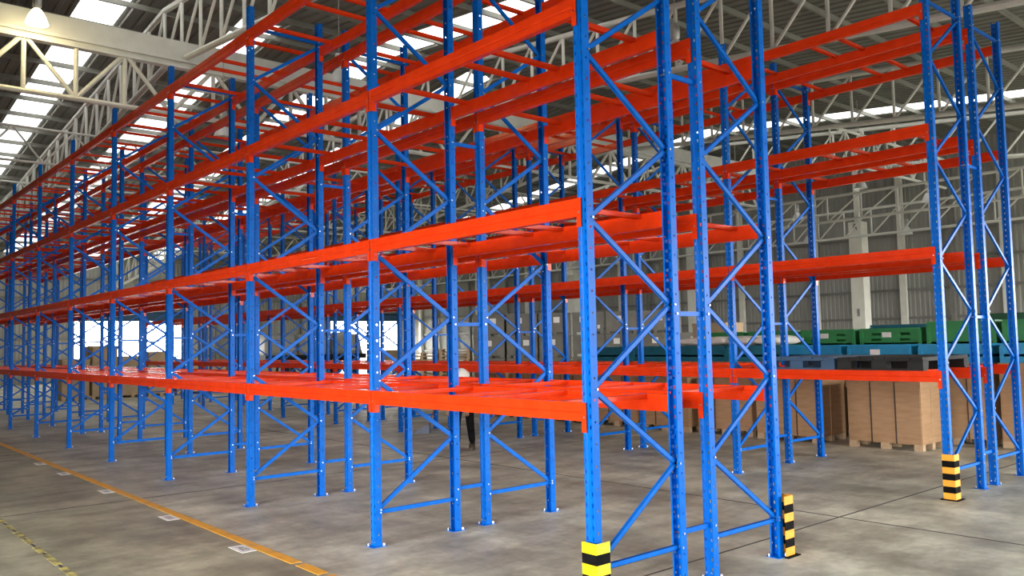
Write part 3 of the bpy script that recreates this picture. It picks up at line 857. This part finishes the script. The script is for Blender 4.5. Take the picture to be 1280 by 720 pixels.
# ------------------------------------------------------------------ long-handled dustpan
c = on_z(529, 541)
t = thing('dustpan', 'blue-grey long-handled dustpan standing on the floor between the rack rows', 'dustpan', (c.x, c.y, 0), -.72)
bx = MB()
bx.box(-.20, .14, -.14, .14, .0, .012); bx.prism([(-.20, .0), (.14, .0), (.14, .16), (.05, .16)], 'y', -.15, -.14); bx.prism([(-.20, .0), (.14, .0), (.14, .16), (.05, .16)], 'y', .14, .15)
bx.box(.13, .145, -.15, .15, 0, .17)
obj('pan', bx.mesh('pan', 'dustpan'), t)
bx = MB(); bx.tube((.12, 0, .14), (.34, .0, .82), .013, 8); obj('handle', bx.mesh('handle', 'redwood', smooth=True), t)

# ------------------------------------------------------------------ worker
def skin_mesh(name, verts, edges, radii, mats, root=0, sub=2):
    me = bpy.data.meshes.new(name); me.from_pydata([tuple(v) for v in verts], edges, []); me.update()
    o = bpy.data.objects.new('tmp_' + name, me); COL.objects.link(o)
    md = o.modifiers.new('s', 'SKIN')
    for i, rr in enumerate(radii):
        sv = me.skin_vertices[0].data[i]; sv.radius = rr if isinstance(rr, tuple) else (rr, rr); sv.use_root = (i == root)
    md.use_smooth_shade = True
    sd = o.modifiers.new('d', 'SUBSURF'); sd.levels = sub; sd.render_levels = sub
    out = bpy.data.meshes.new_from_object(o.evaluated_get(bpy.context.evaluated_depsgraph_get()))
    bpy.data.objects.remove(o); out.name = name; out.materials.clear(); out.materials.append(M[mats])
    out.polygons.foreach_set('use_smooth', [True] * len(out.polygons))
    return out
pc = on_z(577, 565)
# local frame: +y is the way he faces; he faces the camera side and bends over, looking at the floor
t = thing('person', 'person in black trousers and white hard hat, bending forward between the rack rows', 'person', (pc.x + .06, pc.y + .05, 0), 2.30)
# legs and torso
Vv = [(0, -.18, .86), (.09, -.15, .84), (.10, .00, .47), (.10, -.03, .10), (-.09, -.16, .84), (-.12, -.12, .46), (-.13, -.26, .10),
      (0, -.12, .98), (0, .03, 1.11), (-.02, .16, 1.21), (-.045, .22, 1.24)]
Ee = [(0, 1), (1, 2), (2, 3), (0, 4), (4, 5), (5, 6), (0, 7), (7, 8), (8, 9), (9, 10)]
Rr = [(.12, .14), .10, .074, .058, .10, .074, .058, (.135, .10), (.15, .105), (.145, .09), .05]
body = obj('body', skin_mesh('body', Vv, Ee, Rr, 'trousers'), t)
Vv = [(0, -.10, 1.00), (0, .02, 1.10), (0, .15, 1.20), (.17, .16, 1.18), (.21, .22, .98), (.17, .36, .80), (-.17, .16, 1.18), (-.21, .22, .98), (-.17, .36, .80), (-.045, .21, 1.23)]
Ee = [(0, 1), (1, 2), (2, 3), (3, 4), (4, 5), (2, 6), (6, 7), (7, 8), (2, 9)]
Rr = [(.15, .115), (.16, .12), (.15, .10), .068, .05, .038, .068, .05, .038, .06]
obj('shirt', skin_mesh('shirt', Vv, Ee, Rr, 'shirt'), t)
for s in (-1, 1):
    wx, wy, wz = s * .17, .36, .80
    Vv = [(wx, wy, wz), (wx - s * .01, wy + .035, wz - .05), (wx - s * .012, wy + .05, wz - .085)]
    Ee = [(0, 1), (1, 2)]; Rr = [(.026, .02), (.036, .018), (.036, .016)]
    for k, (off, ln) in enumerate(((-.03, .055), (-.010, .068), (.010, .064), (.030, .050))):
        base = len(Vv)
        Vv += [(wx - s * .012 + off, wy + .055, wz - .095), (wx - s * .012 + off * 1.1, wy + .062, wz - .095 - ln * .5), (wx - s * .012 + off * 1.1, wy + .045, wz - .095 - ln)]
        Ee += [(2, base), (base, base + 1), (base + 1, base + 2)]; Rr += [.010, .009, .008]
    base = len(Vv)
    Vv += [(wx - s * .045, wy + .04, wz - .06), (wx - s * .06, wy + .055, wz - .095)]
    Ee += [(1, base), (base, base + 1)]; Rr += [.012, .009]
    obj('hand', skin_mesh('hand', Vv, Ee, Rr, 'skin'), t)
# head, bowed, with nose, ears, eyes
hd = obj('head', None, t, (-.06, .275, 1.275), (-.75, 0, 0))
def ball(name, r, mt, loc, parent, seg=20):
    bm = bmesh.new(); bmesh.ops.create_uvsphere(bm, u_segments=seg, v_segments=seg // 2 + 2, radius=1)
    for v in bm.verts: v.co = Vector((v.co.x * r[0], v.co.y * r[1], v.co.z * r[2]))
    me = bpy.data.meshes.new(name); bm.to_mesh(me); bm.free(); me.materials.append(M[mt]); me.polygons.foreach_set('use_smooth', [True] * len(me.polygons))
    return obj(name, me, parent, loc)
bm = bmesh.new(); bmesh.ops.create_uvsphere(bm, u_segments=24, v_segments=16, radius=1)
for v in bm.verts:
    p = v.co
    q = Vector((p.x * .076, p.y * .095, p.z * .112))
    if p.z < 0: q.x *= 1 + .25 * p.z; q.y += .012 * -p.z
    if p.y > .8 and -.35 < p.z < .12 and abs(p.x) < .25: q.y += .022 * (1 - abs(p.x) * 4) * (1 if p.z < -.05 else .5)
    if p.y > .75 and -.62 < p.z < -.48 and abs(p.x) < .4: q.y += .006
    v.co = q
me = bpy.data.meshes.new('face'); bm.to_mesh(me); bm.free(); me.materials.append(M['skin']); me.polygons.foreach_set('use_smooth', [True] * len(me.polygons))
obj('face', me, hd)
for s in (-1, 1):
    ball('ear', (.012, .022, .032), 'skin', (s * .077, -.005, -.01), hd, 12)
    ball('eye', (.013, .008, .008), 'black', (s * .030, .086, .012), hd, 12)
ball('mouth', (.024, .006, .006), 'redwood', (0, .090, -.058), hd, 12)
hb = MB()
hb.lathe([(.0, .150), (.045, .146), (.085, .122), (.108, .085), (.118, .045), (.122, .030), (.138, .024), (.138, .018), (.118, .020), (.112, .045), (.0, .13)], 28)
me = hb.mesh('hard_hat', 'helmet', smooth=True)
for v in me.vertices:
    v.co.y *= 1.10
    if v.co.z < .03 and v.co.y > .11: v.co.y += .035 * (1 - abs(v.co.x) / .14)
hat = obj('hard_hat', me, hd, (0, 0, .025))
rb_ = MB()
rb_.box(-.009, .009, -.06, .06, .132, .152); obj('hat_ridge', rb_.mesh('hat_ridge', 'helmet'), hat)
for (x, y) in ((.10, -.03), (-.13, -.26)):
    bm = bmesh.new(); bmesh.ops.create_cube(bm, size=1); bmesh.ops.subdivide_edges(bm, edges=bm.edges[:], cuts=3, use_grid_fill=True)
    for v in bm.verts:
        p = v.co.copy(); f = p.y + .5
        wd = .095 * (1 - .35 * abs(2 * p.y) ** 3)
        v.co = Vector((p.x * wd, p.y * .27 + .05, (p.z + .5) * (.11 if f < .45 else .11 - .06 * (f - .45) / .55)))
    me = bpy.data.meshes.new('boot'); bm.to_mesh(me); bm.free(); me.materials.append(M['boot']); me.polygons.foreach_set('use_smooth', [True] * len(me.polygons))
    obj('boot', me, t, (x, y, 0))
